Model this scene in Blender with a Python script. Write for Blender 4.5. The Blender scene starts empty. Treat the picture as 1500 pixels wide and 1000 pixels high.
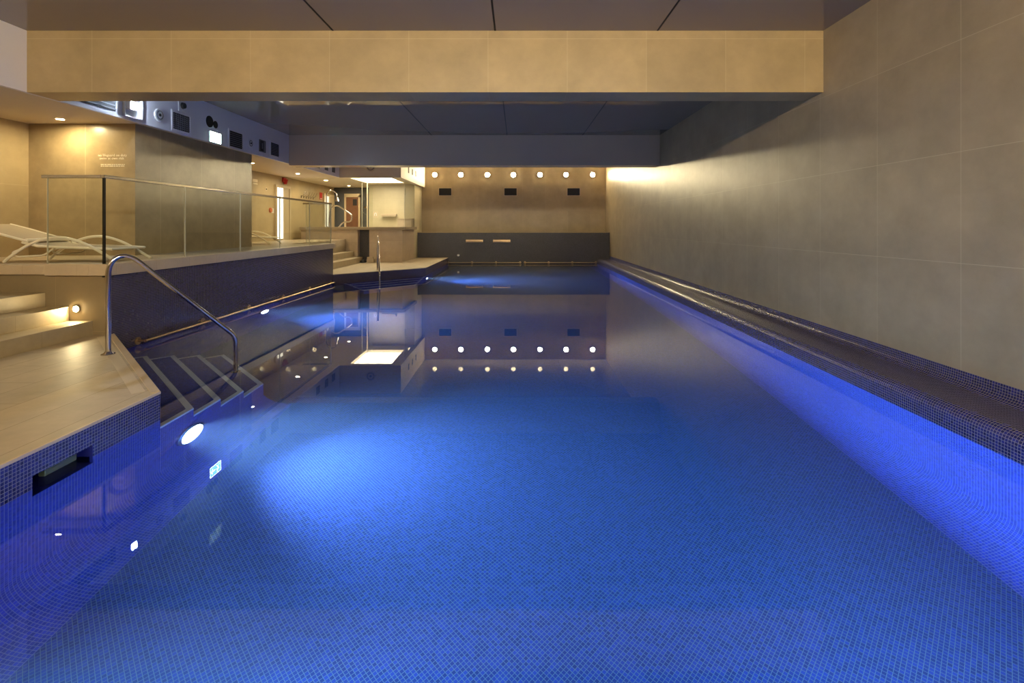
import bpy, bmesh, math, random
from mathutils import Vector, Matrix
random.seed(7)
S = bpy.context.scene
C = S.collection
PI = math.pi

# ------------------------------------------------------------------ materials
def new_mat(name):
    m = bpy.data.materials.new(name); m.use_nodes = True
    nt = m.node_tree; nt.nodes.clear()
    out = nt.nodes.new('ShaderNodeOutputMaterial')
    return m, nt, out

def N(nt, typ, **kw):
    n = nt.nodes.new(typ)
    for k, v in kw.items():
        if k.startswith('i_'):
            n.inputs[k[2:].replace('_', ' ')].default_value = v
        else: setattr(n, k, v)
    return n

def math_(nt, op, a, b=None, clamp=False):
    n = nt.nodes.new('ShaderNodeMath'); n.operation = op; n.use_clamp = clamp
    for i, v in enumerate((a, b)):
        if v is None: continue
        if isinstance(v, (int, float)): n.inputs[i].default_value = v
        else: nt.links.new(v, n.inputs[i])
    return n.outputs[0]

def mixc(nt, fac, a, b, blend='MIX'):
    n = nt.nodes.new('ShaderNodeMix'); n.data_type = 'RGBA'; n.blend_type = blend
    if isinstance(fac, (int, float)): n.inputs[0].default_value = fac
    else: nt.links.new(fac, n.inputs[0])
    for i, v in ((6, a), (7, b)):
        if isinstance(v, tuple): n.inputs[i].default_value = v if len(v) == 4 else v + (1,)
        else: nt.links.new(v, n.inputs[i])
    return n.outputs[2]

def plain(name, col, rough=.5, metal=0.0, spec=.5, noise=0.0, nscale=8.0, bump=0.0):
    m, nt, out = new_mat(name)
    p = N(nt, 'ShaderNodeBsdfPrincipled'); nt.links.new(p.outputs[0], out.inputs[0])
    p.inputs['Roughness'].default_value = rough; p.inputs['Metallic'].default_value = metal
    p.inputs['Specular IOR Level'].default_value = spec
    tc = N(nt, 'ShaderNodeTexCoord'); nz = N(nt, 'ShaderNodeTexNoise')
    nz.inputs['Scale'].default_value = nscale; nz.inputs['Detail'].default_value = 4
    nt.links.new(tc.outputs['Object'], nz.inputs['Vector'])
    f = max(noise, .02)
    c = mixc(nt, nz.outputs['Fac'], tuple(x*(1-f) for x in col), tuple(min(1, x*(1+f)) for x in col))
    nt.links.new(c, p.inputs['Base Color'])
    if bump:
        b = N(nt, 'ShaderNodeBump'); b.inputs['Strength'].default_value = bump; b.inputs['Distance'].default_value = .002
        nt.links.new(nz.outputs['Fac'], b.inputs['Height']); nt.links.new(b.outputs[0], p.inputs['Normal'])
    return m

def glow(name, col, strength):
    m, nt, out = new_mat(name)
    e = N(nt, 'ShaderNodeEmission'); e.inputs[0].default_value = col + (1,); e.inputs[1].default_value = strength
    nt.links.new(e.outputs[0], out.inputs[0]); return m

def grid_mask(nt, vec, px, py, ox, oy, gap, stagger=False):
    sx = N(nt, 'ShaderNodeSeparateXYZ'); nt.links.new(vec, sx.inputs[0])
    u = math_(nt, 'DIVIDE', math_(nt, 'SUBTRACT', sx.outputs[0], ox), px)
    v = math_(nt, 'DIVIDE', math_(nt, 'SUBTRACT', sx.outputs[1], oy), py)
    if stagger:
        col = math_(nt, 'FLOOR', u)
        v = math_(nt, 'ADD', v, math_(nt, 'MULTIPLY', col, .37))
    fu = math_(nt, 'ABSOLUTE', math_(nt, 'SUBTRACT', math_(nt, 'FRACT', u), .5))
    fv = math_(nt, 'ABSOLUTE', math_(nt, 'SUBTRACT', math_(nt, 'FRACT', v), .5))
    mu = math_(nt, 'GREATER_THAN', fu, .5 - gap/(2*px))
    mv = math_(nt, 'GREATER_THAN', fv, .5 - gap/(2*py))
    mask = math_(nt, 'MAXIMUM', mu, mv)
    cmb = N(nt, 'ShaderNodeCombineXYZ')
    nt.links.new(math_(nt, 'FLOOR', u), cmb.inputs[0]); nt.links.new(math_(nt, 'FLOOR', v), cmb.inputs[1])
    wn = N(nt, 'ShaderNodeTexWhiteNoise'); wn.noise_dimensions = '2D'; nt.links.new(cmb.outputs[0], wn.inputs['Vector'])
    return mask, wn.outputs['Value']

def tiled(name, px, py, gap, tile, grout, rough=.4, rot=0.0, ox=0.0, oy=0.0, var=.15, stagger=False, stone=0.0,
          nscale=3.0, spec=.5, grough=.8, hue=None, bump=.25):
    """tiles laid out in metres on the UV map"""
    m, nt, out = new_mat(name)
    p = N(nt, 'ShaderNodeBsdfPrincipled'); nt.links.new(p.outputs[0], out.inputs[0])
    uv = N(nt, 'ShaderNodeUVMap'); vec = uv.outputs[0]
    if rot:
        mp = N(nt, 'ShaderNodeMapping'); mp.inputs['Rotation'].default_value = (0, 0, rot)
        nt.links.new(vec, mp.inputs['Vector']); vec = mp.outputs[0]
    mask, rnd = grid_mask(nt, vec, px, py, ox, oy, gap, stagger)
    lo = tuple(x*(1-var) for x in tile); hi = tuple(min(1, x*(1+var)) for x in (hue or tile))
    c = mixc(nt, rnd, lo, hi)
    if stone:
        nz = N(nt, 'ShaderNodeTexNoise'); nz.inputs['Scale'].default_value = nscale; nz.inputs['Detail'].default_value = 8
        nz.inputs['Roughness'].default_value = .65
        nt.links.new(vec, nz.inputs['Vector'])
        r = N(nt, 'ShaderNodeMapRange'); r.inputs['From Min'].default_value = .3; r.inputs['From Max'].default_value = .7
        r.inputs['To Min'].default_value = 1-stone; r.inputs['To Max'].default_value = 1+stone
        nt.links.new(nz.outputs['Fac'], r.inputs['Value'])
        cc = N(nt, 'ShaderNodeCombineXYZ')
        for i in range(3): nt.links.new(r.outputs[0], cc.inputs[i])
        c = mixc(nt, 1.0, c, cc.outputs[0], 'MULTIPLY')
    c = mixc(nt, mask, c, grout)
    nt.links.new(c, p.inputs['Base Color'])
    rr = math_(nt, 'ADD', math_(nt, 'MULTIPLY', mask, grough-rough), rough)
    nt.links.new(rr, p.inputs['Roughness'])
    p.inputs['Specular IOR Level'].default_value = spec
    b = N(nt, 'ShaderNodeBump'); b.inputs['Strength'].default_value = bump; b.inputs['Distance'].default_value = .0015
    b.invert = True
    nt.links.new(mask, b.inputs['Height']); nt.links.new(b.outputs[0], p.inputs['Normal'])
    return m

def glass_mat(name, tint):
    m, nt, out = new_mat(name)
    geo = N(nt, 'ShaderNodeNewGeometry')
    ior = math_(nt, 'ADD', math_(nt, 'MULTIPLY', geo.outputs['Backfacing'], 1/1.45 - 1.45), 1.45)
    fr = N(nt, 'ShaderNodeFresnel'); nt.links.new(ior, fr.inputs['IOR'])
    t = N(nt, 'ShaderNodeBsdfTransparent'); t.inputs[0].default_value = tint + (1,)
    g = N(nt, 'ShaderNodeBsdfGlossy'); g.inputs['Roughness'].default_value = 0.0
    mx = N(nt, 'ShaderNodeMixShader')
    nt.links.new(fr.outputs[0], mx.inputs[0]); nt.links.new(t.outputs[0], mx.inputs[1]); nt.links.new(g.outputs[0], mx.inputs[2])
    nt.links.new(mx.outputs[0], out.inputs[0]); return m

def water_mat():
    m, nt, out = new_mat('pool water')
    g = N(nt, 'ShaderNodeBsdfGlass'); g.inputs['IOR'].default_value = 1.333; g.inputs['Roughness'].default_value = 0.0
    tc = N(nt, 'ShaderNodeTexCoord'); nz = N(nt, 'ShaderNodeTexNoise')
    nz.inputs['Scale'].default_value = 1.6; nz.inputs['Detail'].default_value = 1
    nt.links.new(tc.outputs['Object'], nz.inputs['Vector'])
    b = N(nt, 'ShaderNodeBump'); b.inputs['Strength'].default_value = .06; b.inputs['Distance'].default_value = .004
    nt.links.new(nz.outputs['Fac'], b.inputs['Height']); nt.links.new(b.outputs[0], g.inputs['Normal'])
    nt.links.new(g.outputs[0], out.inputs['Surface'])
    a = N(nt, 'ShaderNodeVolumeAbsorption'); a.inputs['Color'].default_value = (.25, .72, .97, 1)
    a.inputs['Density'].default_value = WATER_DENS
    sc = N(nt, 'ShaderNodeVolumeScatter'); sc.inputs['Color'].default_value = (.35, .55, 1, 1)
    sc.inputs['Density'].default_value = .06; sc.inputs['Anisotropy'].default_value = .35
    ad = N(nt, 'ShaderNodeAddShader'); nt.links.new(a.outputs[0], ad.inputs[0]); nt.links.new(sc.outputs[0], ad.inputs[1])
    nt.links.new(ad.outputs[0], out.inputs['Volume'])
    return m

WATER_DENS = .30
TP = .0195     # mosaic pitch
M = {}
M['tile'] = tiled('taupe stone wall tile', .88, .866, .004, (.30, .235, .15), (.46, .38, .26), rough=.38, ox=.26, oy=.245, var=.05, stone=.16, nscale=2.2)
M['beam_tile'] = tiled('taupe stone beam tile', .888, 2.0, .004, (.39, .285, .15), (.52, .41, .25), rough=.42, ox=-.33, oy=1.5, var=.05, stone=.14, nscale=2.2)
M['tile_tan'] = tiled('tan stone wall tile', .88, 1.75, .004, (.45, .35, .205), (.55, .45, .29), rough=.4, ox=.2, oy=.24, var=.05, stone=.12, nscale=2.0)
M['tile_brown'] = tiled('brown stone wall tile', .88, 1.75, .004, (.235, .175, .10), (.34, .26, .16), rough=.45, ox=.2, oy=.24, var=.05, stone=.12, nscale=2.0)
M['tile_cream'] = tiled('cream wall tile', .8, .4, .003, (.50, .43, .285), (.42, .36, .24), rough=.4, var=.03, stone=.06)
M['tub_tile'] = tiled('beige spa tile', .9, .3, .004, (.45, .35, .245), (.56, .46, .34), rough=.4, var=.04, stone=.1)
M['pier_tile'] = tiled('brown lined panel', 1.0, 6.0, .008, (.34, .255, .145), (.48, .38, .24), rough=.3, ox=.67, oy=-2, var=.04, stone=.2, nscale=3)
M['mosaic'] = tiled('blue glass mosaic', TP, TP, .0026, (.014, .016, .12), (.21, .19, .23), rough=.25, var=.45, grough=.7, bump=.3)
M['mosaic_wet'] = tiled('blue glass mosaic below water', TP, TP, .0030, (.026, .040, .42), (.20, .22, .44), rough=.4, var=.3, grough=.7, bump=.2, spec=.08)
M['mosaic_floor'] = tiled('blue glass mosaic floor', TP, TP, .0030, (.015, .034, .25), (.13, .20, .28), spec=.1, rough=.4, rot=PI/4, var=.4, grough=.7, bump=.2)
M['mosaic_dark'] = tiled('dark mosaic', TP, TP, .0028, (.024, .018, .06), (.17, .14, .17), rough=.25, var=.4, grough=.7, bump=.3)
M['mosaic_grey'] = tiled('charcoal mosaic', TP, TP, .0028, (.035, .032, .04), (.10, .09, .095), rough=.3, var=.4, grough=.7, bump=.3, stone=.2, nscale=1.5)
M['tread'] = tiled('navy step tile', TP, TP, .0024, (.026, .040, .36), (.05, .07, .36), spec=.1, rough=.4, var=.4, bump=.2)
M['nosing'] = plain('pale step nosing', (.62, .70, .95), .5)
M['deck'] = tiled('beige deck plank tile', .33, 1.2, .004, (.44, .35, .235), (.25, .19, .12), rough=.5, ox=-3.02, var=.06, stagger=True, stone=.12, nscale=5)
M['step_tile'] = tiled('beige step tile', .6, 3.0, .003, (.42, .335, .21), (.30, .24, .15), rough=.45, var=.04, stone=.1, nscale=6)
M['coping'] = tiled('pale stone coping', .6, 3.0, .003, (.50, .39, .27), (.4, .31, .21), rough=.35, var=.04, stone=.08, nscale=5)
M['spa_coping'] = plain('dark tan spa coping', (.30, .235, .16), .2, noise=.08)
M['cream_paint'] = plain('cream ceiling paint', (.72, .62, .46), .6, noise=.03)
M['white_paint'] = plain('white bulkhead paint', (.80, .77, .82), .5, noise=.02)
M['stretch'] = plain('dark gloss ceiling', (.235, .20, .17), .035, spec=.6, noise=.05, nscale=1.0)
M['beam_dark'] = plain('dark beam cladding', (.62, .49, .385), .18, spec=.5, noise=.06, nscale=1.0)
M['groove'] = plain('black groove', (.006, .006, .006), .8)
M['chrome'] = plain('polished steel', (.62, .58, .54), .12, 1.0)
M['brass'] = plain('brass', (.56, .41, .25), .28, 1.0)
M['glass'] = glass_mat('clear glass', (.97, .985, .965))
M['glass_edge'] = plain('polished glass edge', (.50, .46, .34), .3)
M['dark_edge'] = plain('dark metal edge', (.03, .03, .028), .25, .6)
M['white_plastic'] = plain('white plastic', (.75, .73, .72), .4)
M['grey_grille'] = plain('grey grille', (.16, .155, .17), .5)
M['black'] = plain('black plastic', (.012, .012, .014), .4)
M['slot_black'] = plain('slot black', (.02, .018, .022), .7)
M['cream_frame'] = plain('cream metal', (.86, .79, .64), .35)
M['sling'] = plain('cream mesh sling', (.46, .375, .25), .7, noise=.05, nscale=60, bump=.3)
M['red'] = plain('red plastic', (.42, .012, .012), .35)
M['orange'] = plain('orange plastic', (.55, .13, .04), .4)
M['wood'] = plain('brown door wood', (.16, .07, .035), .4, noise=.3, nscale=6)
M['frame_tan'] = plain('tan frame', (.55, .45, .31), .4)
M['slate'] = plain('slate blue wall', (.075, .08, .095), .6, noise=.05)
M['tub_water'] = plain('spa interior', (.3, .33, .3), .2)
M['letter'] = plain('pale lettering', (.85, .76, .58), .5)
M['flap'] = plain('green grey flap', (.13, .15, .08), .5)

ADDED_L = 760.0
M['lamp_added'] = glow('added warm lamp', (1.0, .82, .50), ADDED_L)
M['lamp_far'] = glow('warm far lamp', (1.0, .82, .48), 370.0)
M['lamp_down'] = glow('warm downlight', (1.0, .81, .44), 700.0)
M['lamp_step'] = glow('warm step lamp', (1.0, .80, .42), 280.0)
M['lamp_pool'] = glow('cool pool lamp', (.80, .90, 1.0), 40.0)
M['lamp_em'] = glow('cool emergency lamp', (.66, .82, 1.0), 620.0)
M['lamp_rim'] = glow('lit lamp rim', (.8, .9, 1.0), 1.6)
M['panel_glow'] = glow('ceiling panel glow', (1.0, .89, .62), 7.5)
M['door_glow'] = glow('backlit pane', (1.0, .93, .76), 2.2)
M['door_glow_dim'] = glow('dim backlit pane', (1.0, .88, .6), .9)
M['sign_bg'] = glow('exit sign green', (.16, .60, .46), 7.0)
M['sign_fg'] = glow('exit sign white', (.85, 1.0, .92), 11.0)
M['water'] = water_mat()

# ------------------------------------------------------------------ mesh helpers
class B:
    def __init__(s): s.bm = bmesh.new(); s.uv = None
    def quad(s, pts, uvs=None):
        f = s.bm.faces.new([s.bm.verts.new(p) for p in pts])
        if uvs:
            if s.uv is None: s.uv = s.bm.loops.layers.uv.new('UVMap')
            for l, u in zip(f.loops, uvs): l[s.uv].uv = u
        return f
    def box(s, x0, x1, y0, y1, z0, z1, mat=None):
        r = bmesh.ops.create_cube(s.bm, size=1)
        T = Matrix.Translation(((x0+x1)/2, (y0+y1)/2, (z0+z1)/2)) @ Matrix.Diagonal((abs(x1-x0), abs(y1-y0), abs(z1-z0), 1))
        if mat is not None: T = mat @ T
        bmesh.ops.transform(s.bm, matrix=T, verts=r['verts']); return s
    def prism(s, poly, z0, z1):
        a = sum(poly[i-1][0]*poly[i][1]-poly[i][0]*poly[i-1][1] for i in range(len(poly)))
        if a < 0: poly = poly[::-1]
        n = len(poly)
        lo = [s.bm.verts.new((x, y, z0)) for x, y in poly]; hi = [s.bm.verts.new((x, y, z1)) for x, y in poly]
        s.bm.faces.new(hi); s.bm.faces.new(lo[::-1])
        for i in range(n):
            j = (i+1) % n
            s.bm.faces.new((lo[i], lo[j], hi[j], hi[i]))
        return s
    def cyl(s, p0, p1, r0, r1=None, seg=20):
        p0 = Vector(p0); p1 = Vector(p1); d = p1-p0
        T = Matrix.Translation((p0+p1)/2) @ d.to_track_quat('Z', 'Y').to_matrix().to_4x4()
        bmesh.ops.create_cone(s.bm, cap_ends=True, segments=seg, radius1=r0, radius2=r0 if r1 is None else r1, depth=d.length, matrix=T)
        return s
    def ring(s, c, axis, r_in, r_out, h, seg=28):
        c = Vector(c); a = Vector(axis).normalized(); q = a.to_track_quat('Z', 'Y')
        R = [[], [], [], []]
        for k in range(seg):
            t = 2*PI*k/seg; d = q @ Vector((math.cos(t), math.sin(t), 0))
            for i, (r, z) in enumerate(((r_in, 0), (r_out, 0), (r_out, h*.7), (r_in, h))):
                R[i].append(s.bm.verts.new(c + d*r + a*z))
        for k in range(seg):
            j = (k+1) % seg
            for i in range(4):
                i2 = (i+1) % 4
                s.bm.faces.new((R[i][k], R[i][j], R[i2][j], R[i2][k]))
        return s
    def tube(s, pts, r, seg=12):
        pts = [Vector(p) for p in pts]; n = len(pts)
        tang = []
        for i in range(n):
            t = (pts[min(i+1, n-1)] - pts[max(i-1, 0)]).normalized(); tang.append(t)
        up = Vector((0, 0, 1))
        if abs(tang[0].dot(up)) > .95: up = Vector((1, 0, 0))
        nrm = (up - tang[0]*up.dot(tang[0])).normalized()
        rings = []
        for i in range(n):
            nrm = (nrm - tang[i]*nrm.dot(tang[i])).normalized(); bn = tang[i].cross(nrm)
            rr = r[i] if isinstance(r, (list, tuple)) else r
            rings.append([s.bm.verts.new(pts[i] + (nrm*math.cos(2*PI*k/seg) + bn*math.sin(2*PI*k/seg))*rr) for k in range(seg)])
        for i in range(n-1):
            for k in range(seg):
                j = (k+1) % seg
                s.bm.faces.new((rings[i][k], rings[i][j], rings[i+1][j], rings[i+1][k]))
        s.bm.faces.new(rings[0][::-1]); s.bm.faces.new(rings[-1])
        return s
    def sweep_y(s, prof, y0, y1):
        """profile [(x,z)] swept along y, UV by arc length"""
        d = 0
        for i in range(len(prof)-1):
            (xa, za), (xb, zb) = prof[i], prof[i+1]
            e = math.hypot(xb-xa, zb-za)
            s.quad([(xa, y0, za), (xa, y1, za), (xb, y1, zb), (xb, y0, zb)], [(y0, d), (y1, d), (y1, d+e), (y0, d+e)])
            d += e
        return s

def fillet(pts, r, n=6):
    pts = [Vector(p) for p in pts]; out = [pts[0]]
    for i in range(1, len(pts)-1):
        a, b, c = pts[i-1], pts[i], pts[i+1]
        u = (a-b); v = (c-b); d = min(r, u.length*.49, v.length*.49)
        p, q = b+u.normalized()*d, b+v.normalized()*d
        for k in range(n+1):
            t = k/n; out.append((1-t)**2*p + 2*t*(1-t)*b + t*t*q)
    out.append(pts[-1]); return out

def box_uv(bm):
    uv = bm.loops.layers.uv.new('UVMap'); bm.normal_update()
    for f in bm.faces:
        n = f.normal
        if abs(n.z) > .9: t, b = Vector((1, 0, 0)), Vector((0, 1, 0))
        else:
            t = Vector((0, 0, 1)).cross(n).normalized()
            if (abs(t.x) > abs(t.y) and t.x < 0) or (abs(t.y) >= abs(t.x) and t.y < 0): t = -t
            b = Vector((0, 0, 1)) if abs(n.z) < .1 else n.cross(t)
            if b.z < 0: b = -b
        for l in f.loops: l[uv].uv = (l.vert.co.dot(t), l.vert.co.dot(b))

def root_loc(o):
    v = Vector((0, 0, 0))
    while o: v += o.location; o = o.parent
    return v

def obj(name, b, mat, parent=None, smooth=False, bevel=0.0, label=None):
    bm = b.bm
    if b.uv is None:
        bmesh.ops.recalc_face_normals(bm, faces=bm.faces)
        box_uv(bm)
    if parent is not None:
        off = root_loc(parent)
        for v in bm.verts: v.co -= off
    me = bpy.data.meshes.new(name); bm.to_mesh(me); bm.free()
    me.materials.append(M[mat])
    if smooth:
        me.polygons.foreach_set('use_smooth', [True]*len(me.polygons))
    o = bpy.data.objects.new(name, me); C.objects.link(o)
    if smooth:
        try: me.set_sharp_from_angle(angle=math.radians(40))
        except Exception: pass
    if parent is not None: o.parent = parent
    if bevel:
        md = o.modifiers.new('edge', 'BEVEL'); md.width = bevel; md.segments = 2; md.limit_method = 'ANGLE'
    if label: o['label'] = label
    return o

def tag(o, label, cat, group=None, kind=None):
    o['label'] = label; o['category'] = cat
    if group: o['group'] = group
    if kind: o['kind'] = kind
    return o

def thing(name, label, cat, loc=(0, 0, 0), group=None):
    o = bpy.data.objects.new(name, None); C.objects.link(o); o.location = loc; o.empty_display_size = .1
    return tag(o, label, cat, group)

def struct(name, b, mat, label=None, cat=None, **kw):
    o = obj(name, b, mat, **kw); o['kind'] = 'structure'
    if label: o['label'] = label
    if cat: o['category'] = cat
    return o

def dup(root, loc, label, rz=None):
    r = root.copy(); C.objects.link(r); r.location = loc; r['label'] = label
    if rz is not None: r.rotation_euler.z = rz
    for ch in list(root.children):
        c = ch.copy(); C.objects.link(c); c.parent = r
        for g in list(ch.children):
            d = g.copy(); C.objects.link(d); d.parent = c
    return r

# ------------------------------------------------------------------ dimensions (metres, water surface z = 0, camera at x = y = 0)
XL, XR, XW = -2.58, 2.97, 3.43        # pool left wall, pool right wall, room right wall
YN, YF, YB = .35, 18.2, 19.0          # pool near end, dark far wall, room far wall
XREC = -4.47                          # recess wall
Y1, Y2 = 3.53, 5.38                   # near notch
Y3, Y4 = 11.85, 13.74                 # far notch
ZD = .205                             # deck
ZP = -1.2                             # pool floor
ZT = .97                              # terrace
ZL, ZC = 2.90, 3.59                   # low ceiling, dark ceiling
XF = -5.5                             # bulkhead face
XWL = -7.16                           # room left wall
YR = -2.2                             # room near wall
CV = .3
YE = 5.38

# ------------------------------------------------------------------ setting: room shell
struct('wall_right', B().box(XW, XW+.2, YR, YB+.2, -1.5, 4.0), 'tile', 'taupe stone tiled wall along the pool', 'wall')
struct('wall_back', B().box(-5.35, XW, YB, YB+.2, 0, 4.0), 'tile_tan', 'tan tiled far wall with the row of round lights', 'wall')
struct('wall_front', B().box(XWL-.2, XW+.2, YR-.2, YR, -1.5, 4.0), 'tile', 'taupe tiled wall', 'wall')
struct('wall_left', B().box(XWL-.2, XWL, YR, 19.4, -1.5, 4.0), 'tile_tan', 'tan tiled wall of the lounger terrace', 'wall')
struct('wall_rear', B().box(XWL, -5.35, 19.1, 19.3, 0, 4.0), 'slate', 'slate blue wall at the end of the terrace', 'wall')
struct('wall_pier', B().box(XWL, -5.6, 7.16, 10.3, ZT, ZL), 'pier_tile', 'tan panelled block on the terrace with pale lettering', 'wall')
struct('wall_spa', B().box(-5.35, -3.72, 17.6, YB, 0, ZL), 'tile_cream', 'cream tiled wall behind the spa tub', 'wall')

# dark ceilings in bays with panel joints
def ceiling(name, x0, x1, y0, y1, z, label):
    o = struct(name, B().box(x0, x1, y0, y1, z, z+.1), 'stretch', label, 'ceiling')
    g = B()
    for k in range(-1, 3):
        x = -.25 + 1.82*k
        if x0+.05 < x < x1-.05: g.box(x-.010, x+.010, y0, y1, z-.002, z+.02)
    j = obj('panel_joint', g, 'groove', o); j['kind'] = 'structure'
    return o
ceiling('ceiling', XF-.06, XW, YR, 5.55, ZC, 'dark glossy ceiling in front of the first beam')
ceiling('ceiling_middle', XF-.06, XW, 5.8, 11.8, ZC, 'dark glossy ceiling between the two beams')
ceiling('ceiling_far', XF-.06, XW, 12.1, YB, 3.77, 'dark glossy ceiling beyond the second beam')
struct('ceiling_low', B().box(XWL, XF-.05, YR, 15.1, ZL, ZL+.06).box(XWL, -5.25, 15.15, 19.1, ZL, ZL+.06)
       .box(-3.93, -3.65, 15.15, YB, ZL, ZL+.06).box(-5.25, -3.93, 15.15, 15.3, ZL, ZL+.06).box(-5.25, -3.93, 17.0, YB, ZL, ZL+.06),
       'cream_paint', 'cream low ceiling over the terrace', 'ceiling')
struct('trim_1', B().box(XF-.05, XF, YR, 12.1, ZL-.0, ZC+.1).box(XF-.05, XF, 12.1, 15.15, ZL, 3.85), 'white_paint', 'white bulkhead face with vents and speakers', 'bulkhead')
struct('trim_2', B().box(XF, -3.6, 15.1, 15.15, ZL, 3.85).box(-3.65, -3.6, 15.15, YB, ZL, 3.85), 'cream_paint', 'cream bulkhead box over the spa', 'bulkhead')
struct('beam_1', B().box(XF, XW, 5.48, 5.87, 2.90, 3.75), 'beam_tile', 'tan tiled beam across the pool nearest the camera', 'beam')
struct('beam_2', B().box(XF, XW, 11.77, 12.17, 2.86, 3.9), 'beam_dark', 'dark clad beam across the far half of the pool', 'beam')

# ------------------------------------------------------------------ setting: pool basin
def arc(cx, cz, r, a0, a1, n=8):
    return [(cx+r*math.cos(math.radians(a0+(a1-a0)*k/n)), cz+r*math.sin(math.radians(a0+(a1-a0)*k/n))) for k in range(n+1)]
prof = [(XW, .285), (XW-.005, .24)] + arc(XW-.075, .235, .07, 0, -90, 6) + [(3.15, .160)] \
     + [(3.07, .165)] + arc(3.055, .085, .082, 90, 176, 7) + [(XR, -.02), (XR, ZP+CV)] + arc(XR-CV, ZP+CV, CV, 0, -90, 10)
struct('overflow_channel', B().sweep_y(prof[:prof.index((XR, -.02))+1], YN-.2, YF), 'mosaic', 'dark blue mosaic overflow channel with a rounded lip along the tiled side wall', 'channel', smooth=True)
struct('pool_wall_right', B().sweep_y(prof[prof.index((XR, -.02)):], YN-.2, YF), 'mosaic_wet', 'blue mosaic pool side under the overflow channel', 'pool wall', smooth=True)
struct('pool_floor', B().box(XL+CV, XR-CV, YN, YF, ZP-.15, ZP).box(XREC+CV, XL+CV, Y1-.1, Y4, ZP-.15, ZP), 'mosaic_floor', 'blue mosaic pool floor laid on the diagonal', 'pool floor')
# left side near: wall with the skimmer opening
SY0, SY1, SZ0, SZ1 = 2.60, 2.97, -.10, .07
w = B(); w2 = B()
def wallx(x, y0, y1, z0, z1):
    if z0 < 0 < z1:
        wallx(x, y0, y1, z0, 0); z0 = 0
    (w if z1 <= 0 else w2).quad([(x, y0, z0), (x, y1, z0), (x, y1, z1), (x, y0, z1)], [(y0, z0), (y1, z0), (y1, z1), (y0, z1)])
ztop = ZD - .012
wallx(XL, YN-.1, SY0, ZP+CV, ztop); wallx(XL, SY1, Y1, ZP+CV, ztop)
wallx(XL, SY0, SY1, ZP+CV, SZ0); wallx(XL, SY0, SY1, SZ1, ztop)
pr = [(XL, ZP+CV)] + arc(XL+CV, ZP+CV, CV, 180, 270, 10)[1:]
d = 0
w.sweep_y(pr, YN-.1, Y1)
# skimmer recess
for q in ([(XL, SY0, SZ0), (XL-.22, SY0, SZ0), (XL-.22, SY0, SZ1), (XL, SY0, SZ1)], [(XL, SY1, SZ0), (XL-.22, SY1, SZ0), (XL-.22, SY1, SZ1), (XL, SY1, SZ1)],
          [(XL-.22, SY0, SZ0), (XL-.22, SY1, SZ0), (XL-.22, SY1, SZ1), (XL-.22, SY0, SZ1)],
          [(XL, SY0, SZ1), (XL-.22, SY0, SZ1), (XL-.22, SY1, SZ1), (XL, SY1, SZ1)], [(XL, SY0, SZ0), (XL-.22, SY0, SZ0), (XL-.22, SY1, SZ0), (XL, SY1, SZ0)]):
    w2.quad(q, [(0.01, .01), (.012, .01), (.012, .012), (.01, .012)])
struct('pool_wall_left', w, 'mosaic_wet', 'blue mosaic pool side below the near deck', 'pool wall')
struct('pool_rim_left', w2, 'mosaic', 'blue mosaic band with pale grout between the water and the near deck', 'pool wall')
sk = thing('skimmer', 'dark skimmer slot cut in the blue mosaic below the near deck edge', 'skimmer', (XL, SY0, SZ0))
obj('flap', B().box(XL-.10, XL-.06, SY0+.13, SY0+.33, .0, .055), 'flap', sk, bevel=.006, label='grey green flap inside the slot')
obj('throat', B().box(XL-.215, XL-.205, SY0+.005, SY1-.005, SZ0+.01, SZ1-.005), 'black', sk)
# recess wall: parapet, and the far walls
def slab(name, b, mat, label): return struct(name, b, mat, label, 'pool wall')
slab('parapet', B().box(XREC-.2, XREC, Y2-.003, Y3, -.01, .86), 'mosaic_dark', 'dark mosaic parapet wall rising from the water')
slab('pool_wall_recess', B().box(XREC-.2, XREC, Y2, Y3, ZP-.1, -.01), 'mosaic_wet', 'blue mosaic pool side under the parapet')
slab('pool_wall_far', B().box(-3.76, XW, YF, YF+.18, ZP-.1, 1.15), 'mosaic_grey', 'charcoal mosaic low wall at the far end of the pool')
struct('trim_3', B().box(-3.76, XW, YF-.01, YF+.19, 1.15, 1.17), 'beam_tile', 'thin tan cap on the charcoal far wall', 'cap')
slab('pool_wall_near', B().box(XL-.1, XR+.1, YN-.2, YN, ZP-.1, ZD-.02), 'mosaic_wet', 'blue mosaic pool end')
rc = B().sweep_y([(XREC, ZP+CV)] + arc(XREC+CV, ZP+CV, CV, 180, 270, 8)[1:], Y2, Y3)
slab('pool_cove', rc, 'mosaic_wet', 'curved mosaic foot of the parapet wall')
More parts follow.
